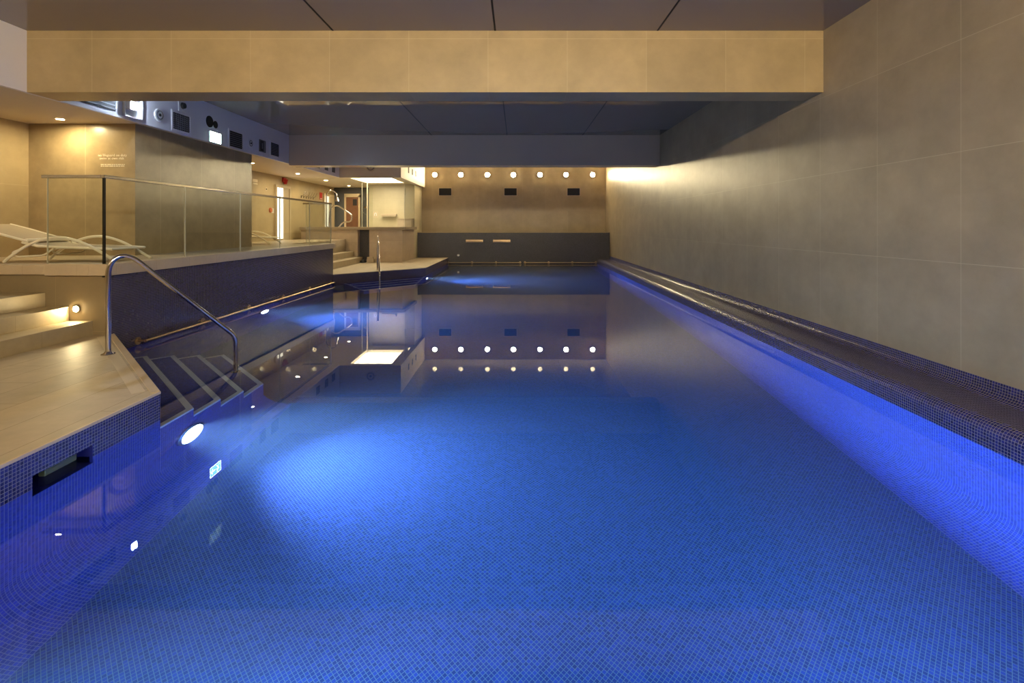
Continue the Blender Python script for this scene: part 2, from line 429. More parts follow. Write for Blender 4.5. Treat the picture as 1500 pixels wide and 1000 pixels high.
# underwater side faces beneath the two flights of steps are part of the step solids
def flight(name, y_diag0, sgn, label):
    """steps parallel to the 45 degree deck edge, treads with pale nosings; y_diag0: y of the deck corner at XL"""
    n = 4; rise = .17; go = .355
    tr = B(); nb = B()
    fy = (lambda y: y) if sgn > 0 else (lambda y: Y1+Y4-y)      # the far flight mirrors the near one
    K = 9.5                                                     # far cheek of the flight: y = x + K
    def cross(c): return ((c-K)/2, (c+K)/2)                     # nosing line x + y = c meets the cheek
    c0 = XL+Y1
    wd = .042; q = wd*math.sqrt(2)
    for k in range(n):
        ca, cb = c0+go*k, c0+go*(k+1)
        z = -.15 - rise*k
        pa, pb = (XL, Y1), (XL, Y1+go*(k+1)); pc, pd = cross(cb), cross(c0)
        P = lambda l: [(x, fy(y)) for x, y in l]
        tr.prism(P([pa, pb, pc, pd]), ZP-.1, z)
        e = .004
        p0, p1 = cross(cb-q), cross(ca)
        nb.prism(P([(XL+e, pb[1]+e), (pc[0], pc[1]+e), p0, (XL-wd, pb[1]-q+wd), (XL-wd, Y1+go*k), (XL+e, Y1+go*k)]), z-.03, z+e)
        h = wd/math.sqrt(2)
        nb.prism(P([p0, (p0[0]+h, p0[1]-h), (p1[0]+h, p1[1]-h), p1]), z-.03, z+e)
    o = struct(name, tr, 'tread', label, 'steps')
    nn = obj('nosing', nb, 'nosing', o, label='pale nosing strips'); nn['kind'] = 'structure'
    return o
flight('pool_steps', Y1, 1, 'navy tiled underwater steps with pale edges below the near deck')
flight('pool_steps_far', Y4, -1, 'navy tiled underwater steps below the far deck')
# the mosaic cheek of the steps facing the main pool
for nm, ya, yb in (('pool_cheek', Y1, Y1+1.42), ('pool_cheek_far', Y4-1.42, Y4)):
    ww = B()
    for k in range(4):
        a0 = ya + .355*k if nm == 'pool_cheek' else Y4 - .355*(k+1)
        ww.box(XL-.05, XL+.006, a0, a0+.355, ZP-.05, -.182-.17*k)
    ww.box(XL-.05, XL+.006, Y4, YF, ZP-.05, 0) if nm == 'pool_cheek_far' else None
    struct(nm, ww, 'mosaic_wet', 'blue mosaic side of the underwater steps' if nm == 'pool_cheek' else 'blue mosaic side below the far deck', 'pool wall')
struct('pool_cove_left', B().sweep_y([(XL+.006, ZP+CV)] + arc(XL+CV, ZP+CV, CV, 180, 270, 10)[1:], Y1, Y1+1.42), 'mosaic_wet', 'curved mosaic foot below the steps', 'pool wall', smooth=True)

# decks
deck_poly = [(XL, YR), (XL, Y1), (XREC, Y2+.04), (-4.67, Y2+.04), (-4.67, YR)]
struct('floor', B().prism(deck_poly, ZD-.012, ZD).box(XL, XW, YR, YN-.05, ZD-.03, ZD), 'deck', 'beige plank tiled deck beside the near steps', 'floor')
struct('floor_base', B().prism([(XL-.0, Y1), (XREC, Y2), (-4.67, Y2), (-4.67, Y1)], -.3, ZD-.013), 'mosaic_dark', 'mosaic edge of the near deck', 'pool wall')
far_poly = [(XREC, Y3), (XL, Y4), (XL, YF), (-3.75, YF), (-3.75, 15.8), (-7.1, 15.8), (-7.1, Y3)]
struct('floor_far', B().prism(far_poly, ZD+.01, ZD+.025), 'deck', 'beige tiled deck in front of the spa tub', 'floor')
struct('floor_far_base', B().prism([(XREC, Y3), (XL, Y4), (XL, YF), (-3.7, YF), (-7.1, YF), (-7.1, Y3)], -.4, ZD+.009), 'mosaic_dark', 'dark mosaic edge of the far deck', 'pool wall')
# coping strip along the diagonal edge of the near deck
dv = Vector((-1, 1)).normalized(); nv = Vector((-1, -1)).normalized()
a = Vector((XL, Y1)); b2 = Vector((XREC, Y2+.04))
def dstrip(o0, o1, z0, z1, t0=0.0, t1=1.0):
    p = a.lerp(b2, t0); q = a.lerp(b2, t1)
    pts = [p+nv*o0, q+nv*o0, q+nv*o1, p+nv*o1]
    return B().prism([(v.x, v.y) for v in pts], z0, z1)
struct('trim_4', dstrip(.0, .055, ZD-.03, ZD+.006), 'coping', 'pale coping strip on the angled deck edge', 'coping', bevel=.003)
struct('trim_5', dstrip(.075, .155, ZD-.01, ZD+.0015, .03, .97), 'frame_tan', 'drain strip beside the coping', 'drain')
struct('trim_6', B().box(XL-.01, XL+.004, YR, Y1, ZD-.015, ZD+.003), 'coping', 'thin pale edging of the near deck', 'edging')

# terrace: floor slab, parapet ledge, end wall, near stairs, far stairs
struct('floor_terrace', B().box(XWL, XREC-.2, Y2+.02, Y3, .5, ZT).box(XWL, -5.55, Y3, 19.1, .5, ZT), 'deck', 'beige tiled terrace floor', 'floor')
struct('trim_7', B().box(XREC-.20, XREC+.04, Y2-.06, Y3+.03, .86, .985).box(-5.15, XREC-.20, Y2-.06, Y2+.2, .86, .985)
       .box(-5.1, XREC-.2, Y3-.2, Y3+.03, .86, .985), 'coping', 'pale stone ledge capping the parapet', 'coping', bevel=.004)
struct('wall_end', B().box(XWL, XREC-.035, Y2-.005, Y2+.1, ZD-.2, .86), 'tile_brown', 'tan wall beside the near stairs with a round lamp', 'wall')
struct('trim_8', B().box(XWL, -5.15, Y2-.05, Y2+.25, .865, ZT+.01), 'coping', 'terrace edge above the stair landing', 'coping', bevel=.02)
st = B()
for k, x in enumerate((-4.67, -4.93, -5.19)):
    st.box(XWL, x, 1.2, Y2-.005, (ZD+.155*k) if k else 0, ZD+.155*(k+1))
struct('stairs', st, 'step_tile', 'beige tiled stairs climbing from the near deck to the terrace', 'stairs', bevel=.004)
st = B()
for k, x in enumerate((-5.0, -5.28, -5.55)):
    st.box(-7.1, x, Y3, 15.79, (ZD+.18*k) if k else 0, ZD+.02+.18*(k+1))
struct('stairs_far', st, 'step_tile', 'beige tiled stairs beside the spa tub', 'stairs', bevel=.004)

# ------------------------------------------------------------------ water
wp = [(XL-.02, YN-.02), (XR+.02, YN-.02), (XR+.02, YF+.02), (XL-.02, YF+.02), (XL-.02, Y4+.02), (XREC-.02, Y3+.02), (XREC-.02, Y2-.02),
      (XL-.02, Y1-.02), (XL-.02, SY1), (XL-.215, SY1), (XL-.215, SY0), (XL-.02, SY0)]
wo = obj('water', B().prism(wp, ZP-.2, 0.0), 'water')
tag(wo, 'still clear water filling the blue mosaic pool', 'water', kind='stuff')

# ------------------------------------------------------------------ round wall lights
ORD = ['nearest the cream bulkhead', 'second out from the cream bulkhead', 'third out from the cream bulkhead', 'in the middle of the row',
       'third out from the tiled side wall', 'second out from the tiled side wall', 'nearest the tiled side wall']
def wall_light(loc, d, label, group, lamp):
    t = thing('wall_light', label, 'light', loc, group)
    x, y, z = loc
    obj('bezel', B().ring((x, y, z), (0, d, 0), .085, .115, .03), 'chrome', t, smooth=True)
    lb = B()
    for q in range(5):
        a0, a1 = q/5*PI/2, (q+1)/5*PI/2
        lb.cyl((x, y+d*.055*math.sin(a0), z), (x, y+d*.055*math.sin(a1), z), .086*math.cos(a0), max(.001, .086*math.cos(a1)), seg=28) if d < 0 else None
    if d > 0: lb.cyl((x, y, z), (x, y+d*.018, z), .086, seg=28)
    obj('lens', lb, lamp, t)
    return t
LX = [-3.21, -2.2, -1.17, -.16, .875, 1.885, 2.92]
l0 = wall_light((LX[0], YB, 3.39), -1, 'round warm wall light ' + ORD[0], 'round lights on the far wall', 'lamp_far')
for x, s in zip(LX[1:], ORD[1:]): dup(l0, (x, YB, 3.39), 'round warm wall light ' + s)
n0 = wall_light((LX[0], YR, 3.39), 1, 'added round warm light on the wall behind the camera, nearest the terrace', 'added round lights behind the camera', 'lamp_added')  # unseen row, invented to throw warm light onto the beam and walls
for k, x in enumerate(LX[1:]): dup(n0, (x, YR, 3.39), 'added round warm light on the wall behind the camera, number %d from the terrace' % (k+2))

# vents on the far wall
def grille(name, cx, y, z, w_, h_, label, group):
    t = thing(name, label, 'vent', (cx, y, z), group)
    f = B()
    for s in (-1, 1):
        f.box(cx+s*w_/2-.02*(1 if s > 0 else 0)-.0, cx+s*w_/2+.02*(1 if s < 0 else 0), y-.02, y, z-h_/2, z+h_/2)
        f.box(cx-w_/2, cx+w_/2, y-.02, y, z+s*h_/2-.01, z+s*h_/2+.01)
    obj('frame', f, 'frame_tan', t)
    obj('backing', B().box(cx-w_/2+.01, cx+w_/2-.01, y-.004, y, z-h_/2+.01, z+h_/2-.01), 'black', t)
    sl = B()
    for k in range(7):
        zz = z-h_/2+h_*(k+.7)/7.4
        sl.box(cx-w_/2+.01, cx+w_/2-.01, y-.014, y-.006, zz-.006, zz+.004)
    obj('slat', sl, 'slot_black', t)
    return t
for x, s in ((-2.81, 'nearest the spa'), (-.27, 'in the middle of the three'), (2.18, 'nearest the tiled side wall')):
    grille('wall_vent', x, YB, 2.73, .52, .30, 'dark rectangular vent on the far wall, ' + s, 'vents on the far wall')

# spouts on the charcoal wall, rails along it
for x0, x1, s in ((-1.9, -1.3, 'nearer the spa'), (-.89, -.28, 'farther from the spa')):
    t = thing('water_spout', 'flat brass water spout on the charcoal wall, the one ' + s, 'spout', (x0, YF, .84), 'brass spouts on the charcoal wall')
    obj('lip', B().box(x0, x1, YF-.22, YF, .83, .865), 'brass', t, bevel=.004)
    obj('back_plate', B().box(x0-.02, x1+.02, YF-.012, YF, .80, .895), 'brass', t)
def rail_x(x0, x1, label):
    t = thing('grab_rail', label, 'grab rail', (x0, YF, .05), 'grab rails along the charcoal wall')
    obj('rail', B().tube([(x0, YF-.08, .045), (x1, YF-.08, .045)], .017), 'brass', t, smooth=True)
    for k in range(4):
        x = x0+(x1-x0)*k/3
        bq = B().cyl((x, YF-.08, .045), (x, YF, .045), .016).cyl((x, YF-.012, .045), (x, YF, .045), .045)
        bmesh.ops.create_uvsphere(bq.bm, u_segments=10, v_segments=8, radius=.038, matrix=Matrix.Translation((x, YF-.08, .045)))
        obj('bracket', bq, 'brass', t, smooth=True)
rail_x(-2.59, .1, 'brass grab rail at the waterline of the charcoal wall, nearer the spa')
rail_x(.28, 2.92, 'brass grab rail at the waterline of the charcoal wall, nearer the tiled side wall')
t = thing('grab_rail', 'long brass grab rail at the waterline of the parapet wall', 'grab rail', (XREC, 5.7, .05))
obj('rail', B().tube([(XREC+.09, 5.75, .05), (XREC+.09, 11.7, .05)], .018), 'brass', t, smooth=True)
for k in range(6):
    y = 5.75+(11.7-5.75)*k/5
    obj('bracket', B().cyl((XREC+.09, y, .05), (XREC, y, .05), .015).cyl((XREC+.012, y, .05), (XREC, y, .05), .045), 'brass', t, smooth=True)
t = thing('air_button', 'small white button low on the charcoal wall', 'button', (-2.2, YF, .31))
obj('button', B().cyl((-2.2, YF-.03, .31), (-2.2, YF, .31), .035), 'white_plastic', t)
obj('rim', B().ring((-2.2, YF, .31), (0, -1, 0), .035, .055, .012), 'chrome', t)

# ------------------------------------------------------------------ pool lights
POOL_W = 66.0
def pool_light(y, x, z, label, dirn='side'):
    t = thing('pool_light', label, 'underwater light', (x, y, z), 'underwater lights')
    obj('lens', B().cyl((x, y, z), (x+.02, y, z), .125, seg=32), 'lamp_pool', t)
    obj('rim', B().ring((x, y, z), (1, 0, 0), .125, .155, .03), 'chrome', t, smooth=True)
    la = bpy.data.lights.new('pool_lamp', 'AREA'); la.shape = 'DISK'; la.size = .24; la.energy = POOL_W; la.color = (.60, .74, 1.0)
    la.spread = math.radians(86)
    if dirn == 'end': la.energy = POOL_W*.42
    lo = bpy.data.objects.new('pool_lamp', la); C.objects.link(lo); lo.parent = t
    lo.location = (.03, 0, 0); lo.rotation_euler = (0, -PI/2, 0)
    return t
p0 = pool_light(3.83, XL+.007, -.64, 'round underwater light below the near steps')
dup(p0, (XREC+.001, 8.6, -.62), 'round underwater light in the parapet wall')
dup(p0, (XL+.007, 13.75, -.62), 'round underwater light below the far steps')
dup(p0, (XL+.001, 1.2, -.64), 'added round underwater light beside the camera end')  # out of view, added to brighten the opposite pool side
p1 = pool_light(YN+.001, -1.0, -.64, 'added round underwater light in the pool end below the camera', 'end'); p1.rotation_euler.z = PI/2  # hidden pair added to light both pool sides at the near end
dup(p1, (1.6, YN+.001, -.64), 'added round underwater light in the pool end beside the channel', PI/2)

# ------------------------------------------------------------------ pool handrails
def handrail(base, dirv, label, low_z):
    bx, by = base; d = Vector(dirv).normalized()
    P = lambda s_, z: Vector((bx+d.x*s_, by+d.y*s_, z))
    zb_ = ZD if by < 9 else ZD+.025
    t = thing('pool_handrail', label, 'handrail', (bx, by, zb_), 'steel handrails at the pool steps')
    path = [P(0, ZD), P(0, .6)]
    q = [P(0, .93), P(0, 1.14), P(.125, 1.165), P(.238, 1.045)]
    for k in range(13):
        u = k/12; path.append((1-u)**3*q[0] + 3*u*(1-u)**2*q[1] + 3*u*u*(1-u)*q[2] + u**3*q[3])
    path += fillet([P(.3, .98), P(1.065, .205), P(1.065, -.2)], .06, 6) + [P(1.065, low_z)]
    obj('rail', B().tube(path, .0225, 16), 'chrome', t, smooth=True)
    obj('flange', B().cyl(P(0, ZD), P(0, ZD+.008), .055, seg=24).cyl(P(0, ZD+.008), P(0, ZD+.03), .042, .026, seg=24), 'chrome', t, smooth=True)
    obj('foot', B().cyl(P(1.065, low_z), P(1.065, low_z+.012), .05, seg=24), 'chrome', t, smooth=True)
handrail((-3.81, 4.55), (1, 1), 'bent steel handrail on the near deck leading down the pool steps', -.655)
handrail((-3.75, 13.1), (.32, -.95), 'bent steel handrail on the far deck leading into the pool', -.485)

# ------------------------------------------------------------------ glass balustrade
t = thing('glass_balustrade', 'glass balustrade with a slim steel top rail along the parapet ledge', 'balustrade', (XREC-.05, Y2, .985))
gx = XREC-.06; zt = 1.925; ys = [5.36, 6.67, 8.0, 9.33, 10.66, 11.85]
for k in range(5):
    p = obj('glass_panel', B().box(gx-.006, gx+.006, ys[k]+.006, ys[k+1]-.006, .985, zt), 'glass', t)
    obj('panel_edge', B().box(gx-.007, gx+.007, ys[k+1]-.018, ys[k+1]-.004, .985, zt), 'glass_edge', p)
p = obj('glass_panel', B().box(-5.15, gx-.008, 5.354, 5.366, .9, zt), 'glass', t)
obj('panel_edge', B().box(-5.155, -5.149, 5.353, 5.367, .9, zt), 'glass_edge', p)
p = obj('glass_panel', B().box(-5.12, gx-.008, 11.844, 11.856, .985, zt), 'glass', t)
obj('panel_edge', B().box(-5.125, -5.119, 11.843, 11.857, .985, zt), 'glass_edge', p)
obj('corner_post', B().box(gx-.010, gx+.010, 5.345, 5.368, .84, zt), 'dark_edge', t)
obj('corner_post', B().box(gx-.012, gx+.012, 11.845, 11.87, .9, zt), 'glass_edge', t)
obj('top_rail', B().box(gx-.022, gx+.022, 5.335, 11.875, zt, zt+.035).box(-5.2, gx-.02, 5.335, 5.385, zt, zt+.035).box(-5.2, gx-.02, 11.83, 11.875, zt, zt+.035), 'chrome', t, bevel=.004)

# ------------------------------------------------------------------ bulkhead fittings (on the face x = XF, facing +x)
def fx(px): return 716*5.5/(758-px)
def speaker(y, z, r, label):
    t = thing('ceiling_speaker', label, 'speaker', (XF, y, z), 'round speakers on the white bulkhead')
    obj('body', B().cyl((XF, y, z), (XF+.02, y, z), r, r*.9, seg=28), 'white_plastic', t, smooth=True)
    obj('ring', B().ring((XF+.02, y, z), (1, 0, 0), r*.55, r*.7, .006), 'grey_grille', t, smooth=True)
    obj('core', B().cyl((XF+.02, y, z), (XF+.03, y, z), r*.22, seg=16), 'black', t)
speaker(7.49, 3.10, .10, 'round white speaker beside the bright emergency lamp')
speaker(10.05, 3.10, .09, 'round white speaker between two dark vents')
def vent_x(y0, y1, z, h, label, mesh=True):
    t = thing('air_vent', label, 'vent', (XF, (y0+y1)/2, z), 'air vents in the white bulkhead')
    f = B(); m = .03
    f.box(XF, XF+.015, y0-m, y0, z-h/2-m, z+h/2+m).box(XF, XF+.015, y1, y1+m, z-h/2-m, z+h/2+m)
    f.box(XF, XF+.015, y0, y1, z+h/2, z+h/2+m).box(XF, XF+.015, y0, y1, z-h/2-m, z-h/2)
    obj('frame', f, 'white_paint', t)
    obj('backing', B().box(XF, XF+.003, y0, y1, z-h/2, z+h/2), 'slot_black', t)
    g = B()
    for k in range(1, 8): g.box(XF+.004, XF+.012, y0, y1, z-h/2+h*k/8-.006, z-h/2+h*k/8+.006)
    if mesh:
        for k in range(1, 9): g.box(XF+.004, XF+.012, y0+(y1-y0)*k/9-.005, y0+(y1-y0)*k/9+.005, z-h/2, z+h/2)
    obj('grille', g, 'grey_grille', t)
vent_x(7.79, 8.19, 3.09, .27, 'square grey grille vent beside the round speaker near the emergency lamp')
vent_x(9.32, 9.76, 3.08, .30, 'dark slatted vent just past the lit exit sign', False)
vent_x(10.88, 11.25, 3.13, .28, 'dark slatted vent nearest the second beam', False)
t = thing('sensor', 'small square plate with a round black eye above the grey grille vent', 'sensor', (XF, 8.0, 3.36))
obj('plate', B().box(XF, XF+.015, 7.92, 8.1, 3.27, 3.46), 'white_plastic', t, bevel=.006)
obj('eye', B().cyl((XF+.015, 8.01, 3.37), (XF+.05, 8.01, 3.37), .055, .045), 'black', t, smooth=True)
for y, z, r, s in ((8.73, 3.265, .095, 'large'), (8.90, 3.245, .058, 'small')):
    t = thing('wall_port', s + ' round black port above the lit exit sign', 'port', (XF, y, z), 'round black ports in the bulkhead')
    obj('port', B().cyl((XF-.004, y, z), (XF+.004, y, z), r, seg=28), 'black', t)
    obj('rim', B().ring((XF, y, z), (1, 0, 0), r, r+.008, .008), 'slot_black', t)
t = thing('control_panel', 'narrow dark control panel between the round speaker and the last vent', 'control panel', (XF, 10.53, 3.12))
obj('plate', B().box(XF, XF+.015, 10.40, 10.66, 2.99, 3.25), 'grey_grille', t, bevel=.004)
obj('window', B().box(XF+.015, XF+.02, 10.43, 10.56, 3.01, 3.23), 'slot_black', t)
obj('key', B().box(XF+.015, XF+.024, 10.475, 10.52, 3.06, 3.18), 'grey_grille', t)
# linear slot vent
t = thing('slot_vent', 'long dark slotted air vent beside the emergency lamp', 'vent', (XF, 6.3, 3.06))
obj('frame', B().box(XF, XF+.01, 5.95, 6.68, 2.965, 3.17), 'slot_black', t)
g = B()
for k in range(4): g.box(XF+.008, XF+.018, 5.95, 6.68, 2.985+.05*k, 3.0+.05*k)
obj('slat', g, 'grey_grille', t)
# emergency lamp
t = thing('emergency_lamp', 'bright cool emergency lamp in a square white frame on the bulkhead', 'lamp', (XF, 6.95, 3.08))
f = B()
ya, yb, za, zb = 6.80, 7.13, 2.94, 3.26
f.box(XF, XF+.04, ya, ya+.012, za, zb).box(XF, XF+.04, yb-.012, yb, za, zb).box(XF, XF+.04, ya, yb, za, za+.012).box(XF, XF+.04, ya, yb, zb-.012, zb)
obj('frame', f, 'white_plastic', t)
obj('back_plate', B().box(XF, XF+.008, ya, yb, za, zb), 'white_plastic', t)
obj('lens', B().box(XF+.105, XF+.125, 6.83, 6.91, 3.05, 3.13), 'lamp_em', t, bevel=.004)
obj('rim', B().box(XF+.008, XF+.105, 6.815, 6.925, 3.035, 3.145), 'white_plastic', t)
# exit sign
t = thing('exit_sign', 'lit green and white exit sign with an arrow and a running figure', 'sign', (XF, 8.85, 2.995))
ya, yb, za, zb = 8.69, 9.01, 2.91, 3.09
obj('body', B().box(XF, XF+.03, ya-.006, yb+.006, za-.006, zb+.006), 'white_plastic', t)
obj('panel', B().box(XF+.03, XF+.034, ya, yb, za, zb), 'sign_bg', t)
sx_ = XF+.034
def flat(pts, bb):
    bb.bm.faces.new([bb.bm.verts.new((sx_+.0015, ya+u*(yb-ya), za+v*(zb-za))) for u, v in pts])
ar = B(); ar.box(sx_, sx_+.002, ya+.11*(yb-ya), ya+.45*(yb-ya), za+.43*(zb-za), za+.57*(zb-za))
flat([(.05, .5), (.22, .8), (.27, .72), (.15, .5), (.27, .28), (.22, .2)], ar)
obj('arrow', ar, 'sign_fg', t)
mn = B(); mn.cyl((sx_, ya+.66*(yb-ya), za+.80*(zb-za)), (sx_+.002, ya+.66*(yb-ya), za+.80*(zb-za)), .015, seg=14)
flat([(.60, .68), (.70, .68), (.76, .42), (.68, .36)], mn)
flat([(.60, .66), (.53, .50), (.56, .46), (.64, .60)], mn); flat([(.72, .66), (.83, .56), (.82, .50), (.71, .58)], mn)
flat([(.68, .40), (.60, .30), (.52, .14), (.56, .12), (.65, .27), (.72, .38)], mn); flat([(.72, .40), (.78, .28), (.88, .22), (.87, .16), (.75, .22), (.68, .36)], mn)
obj('running_figure', mn, 'sign_fg', t)
br = B()
for u0, u1, v0, v1 in ((0, 1, 0, .06), (0, 1, .94, 1), (0, .03, 0, 1), (.97, 1, 0, 1)):
    br.box(sx_, sx_+.002, ya+u0*(yb-ya), ya+u1*(yb-ya), za+v0*(zb-za), za+v1*(zb-za))
obj('border', br, 'sign_fg', t)
# far fittings of the bulkhead
for y, s in ((13.44, 'nearest the second beam'), (14.04, 'in the middle'), (14.58, 'nearest the spa corner')):
    t = thing('bulkhead_vent', 'small dark vent on the bulkhead past the second beam, ' + s, 'vent', (XF, y, 3.07), 'small vents past the second beam')
    obj('frame', B().box(XF, XF+.012, y-.16, y+.16, 2.96, 3.26), 'white_paint', t)
    obj('slot', B().box(XF+.012, XF+.016, y-.12, y+.12, 3.0, 3.22), 'grey_grille', t)
t = thing('ceiling_speaker', 'round grey speaker on the cream bulkhead box over the spa', 'speaker', (-4.53, 15.1, 3.23))
obj('body', B().cyl((-4.53, 15.1, 3.23), (-4.53, 15.08, 3.23), .15, .14, seg=28), 'frame_tan', t, smooth=True)
obj('ring', B().ring((-4.53, 15.08, 3.23), (0, -1, 0), .09, .115, .006), 'grey_grille', t)
obj('core', B().cyl((-4.53, 15.08, 3.23), (-4.53, 15.07, 3.23), .03), 'black', t)
for y, s in ((16.16, 'nearest the second beam'), (16.74, 'in the middle'), (17.3, 'nearest the far wall')):
    t = thing('slot_vent', 'upright dark slot on the lit side of the spa bulkhead, ' + s, 'vent', (-3.6, y, 3.25), 'dark slots on the spa bulkhead')
    obj('slot', B().box(-3.6, -3.593, y-.08, y+.08, 3.15, 3.35), 'slot_black', t)
    obj('frame', B().box(-3.6, -3.598, y-.095, y+.095, 3.135, 3.365), 'cream_paint', t)

# ------------------------------------------------------------------ lighting fixtures of the terrace
def downlight(x, y, label, r=.045):
    t = thing('downlight', label, 'light', (x, y, ZL), 'downlights in the low ceiling')
    obj('bezel', B().ring((x, y, ZL), (0, 0, -1), r, r+.02, .008), 'white_plastic', t, smooth=True)
    obj('lens', B().cyl((x, y, ZL), (x, y, ZL-.004), r, seg=20), 'lamp_down', t)
    return t
d0 = downlight(-6.4, 6.84, 'recessed ceiling downlight above the near lounger')
for y, s in ((13.95, 'nearest the red beacon'), (16.0, 'second along from the red beacon'), (18.2, 'nearest the slate blue wall')):
    dup(d0, (-6.27, y, ZL), 'recessed ceiling downlight along the terrace, ' + s)
dup(d0, (-6.3, .4, ZL), 'added recessed ceiling downlight beside the camera')  # out of view, added for more warm light at the near end
dup(d0, (-6.3, 11.6, ZL), 'recessed ceiling downlight behind the tan block')
struct('trim_9', B().box(-6.55, -5.9, 7.05, 7.075, ZL-.003, ZL), 'frame_tan', 'narrow slot in the low ceiling above the lettered wall', 'slot')
t = thing('step_light', 'round warm lamp low in the tan wall beside the stairs', 'light', (-4.845, Y2-.005, .49))
obj('lens', B().cyl((-4.845, Y2-.005, .49), (-4.845, Y2-.02, .49), .03, seg=20), 'lamp_step', t)
obj('bezel', B().ring((-4.845, Y2-.005, .49), (0, -1, 0), .03, .042, .012), 'chrome', t)
t = thing('ceiling_panel_light', 'large bright rectangular light panel in the ceiling over the spa', 'light', (-4.6, 16.15, ZL))
obj('diffuser', B().box(-5.25, -3.93, 15.3, 17.0, ZL+.10, ZL+.12), 'panel_glow', t)
f = B()
f.box(-5.25, -5.24, 15.3, 17.0, ZL, ZL+.12).box(-3.94, -3.93, 15.3, 17.0, ZL, ZL+.12).box(-5.25, -3.93, 15.3, 15.31, ZL, ZL+.12).box(-5.25, -3.93, 16.99, 17.0, ZL, ZL+.12)
obj('frame', f, 'cream_paint', t)

# ------------------------------------------------------------------ spa tub
ZS = 1.37
t = thing('spa_tub', 'beige tiled raised spa tub on the far deck', 'spa tub', (-4.6, 16.5, ZD))
obj('body', B().box(-4.79, -3.72, 15.8, 17.59, ZD+.02, ZS-.09).box(-7.0, -5.16, 15.8, 17.59, ZD+.02, ZS-.09), 'tub_tile', t)
obj('recess', B().box(-5.16, -4.79, 16.0, 17.59, ZD+.02, ZS-.09), 'mosaic_grey', t, label='dark recessed strip in the tub front')
obj('coping', B().box(-7.0, -3.62, 15.68, 15.98, ZS-.09, ZS).box(-3.95, -3.62, 15.98, 17.59, ZS-.09, ZS).box(-7.0, -6.6, 15.98, 17.59, ZS-.09, ZS)
    .box(-6.6, -3.95, 17.4, 17.59, ZS-.09, ZS), 'spa_coping', t, bevel=.006)
obj('spa_water', B().box(-6.6, -3.95, 15.98, 17.4, ZS-.09, ZS-.02), 'tub_water', t)
t = thing('tile_block', 'low pale tiled block on the spa coping beside the far wall', 'block', (-4.0, 17.3, ZS))
obj('face', B().box(-4.22, -3.74, 17.2, 17.59, ZS, ZS+.28), 'tub_tile', t)
obj('cap', B().box(-4.24, -3.72, 17.18, 17.59, ZS+.28, ZS+.295), 'coping', t)
t = thing('swan_neck_spout', 'tall steel swan neck spout standing on the spa coping', 'spout', (-6.2, 15.85, ZS))
pts = [(-6.2, 15.85, ZS), (-6.2, 15.85, 2.35)] + [(-6.03-.17*math.cos(PI*k/10), 15.85, 2.38+.17*math.sin(PI*k/10)) for k in range(11)] + [(-5.85, 15.85, 2.3)]
obj('pipe', B().tube(pts, .02), 'chrome', t, smooth=True)
hb = B().cyl((-5.85, 15.85, 2.33), (-5.84, 15.85, 2.2), .03, .065); obj('nozzle', hb, 'chrome', t, smooth=True)
obj('base_ring', B().cyl((-6.2, 15.85, ZS), (-6.2, 15.85, ZS+.02), .05), 'chrome', t)
t = thing('spa_handrail', 'looped steel handrail over the spa coping', 'handrail', (-5.85, 15.8, ZS))
pts = fillet([(-6.08, 15.75, ZS+.012), (-6.05, 15.75, 1.95), (-5.82, 15.75, 2.09), (-5.32, 15.75, 1.75), (-5.36, 15.75, 1.54), (-5.62, 15.75, 1.53), (-5.74, 15.75, ZS+.012)], .16, 7)
obj('rail', B().tube(pts, .022), 'chrome', t, smooth=True)
for x in (-5.74, -6.08): obj('foot_ring', B().cyl((x, 15.75, ZS), (x, 15.75, ZS+.015), .045), 'chrome', t)
t = thing('wall_shelf', 'slim pale shelf spout on the cream spa wall', 'shelf', (-4.6, 17.6, 1.78))
obj('shelf', B().box(-4.86, -4.34, 17.42, 17.6, 1.77, 1.83), 'coping', t, bevel=.005)
obj('lip', B().box(-4.85, -4.35, 17.43, 17.6, 1.74, 1.768), 'frame_tan', t)
t = thing('notice_sign', 'small tan notice with a pale arch mark on the cream spa wall', 'sign', (-5.1, 17.6, 1.8))
obj('plate', B().box(-5.2, -5.02, 17.592, 17.6, 1.70, 1.92), 'frame_tan', t)
ab = B().tube([(-5.145, 17.589, 1.77), (-5.145, 17.589, 1.83)] + [(-5.11-.035*math.cos(PI*k/8), 17.589, 1.83+.035*math.sin(PI*k/8)) for k in range(9)] + [(-5.075, 17.589, 1.77)], .012, 8)
obj('arch_mark', ab, 'white_plastic', t)
t = thing('glass_screen', 'frameless glass screen standing between the spa tub and the slate wall', 'glass screen', (-5.2, 16.6, ZS))
obj('pane', B().box(-5.26, -4.90, 16.55, 16.562, ZS, 2.86), 'glass', t)
obj('edge', B().box(-5.268, -5.258, 16.545, 16.567, ZS, 2.86), 'glass_edge', t)
obj('mullion', B().box(-5.10, -5.07, 16.54, 16.57, ZS, 2.86), 'frame_tan', t)
obj('knob', B().cyl((-5.14, 16.54, 2.03), (-5.14, 16.50, 2.03), .04), 'chrome', t, smooth=True)
t = thing('glass_screen', 'frameless glass screen on the spa coping beside the charcoal wall', 'glass screen', (-3.70, 16.8, ZS))
obj('pane', B().box(-3.70, -3.69, 16.0, 17.55, ZS, 2.88), 'glass', t)
obj('edge', B().box(-3.702, -3.688, 15.99, 16.0, ZS, 2.88), 'glass_edge', t)
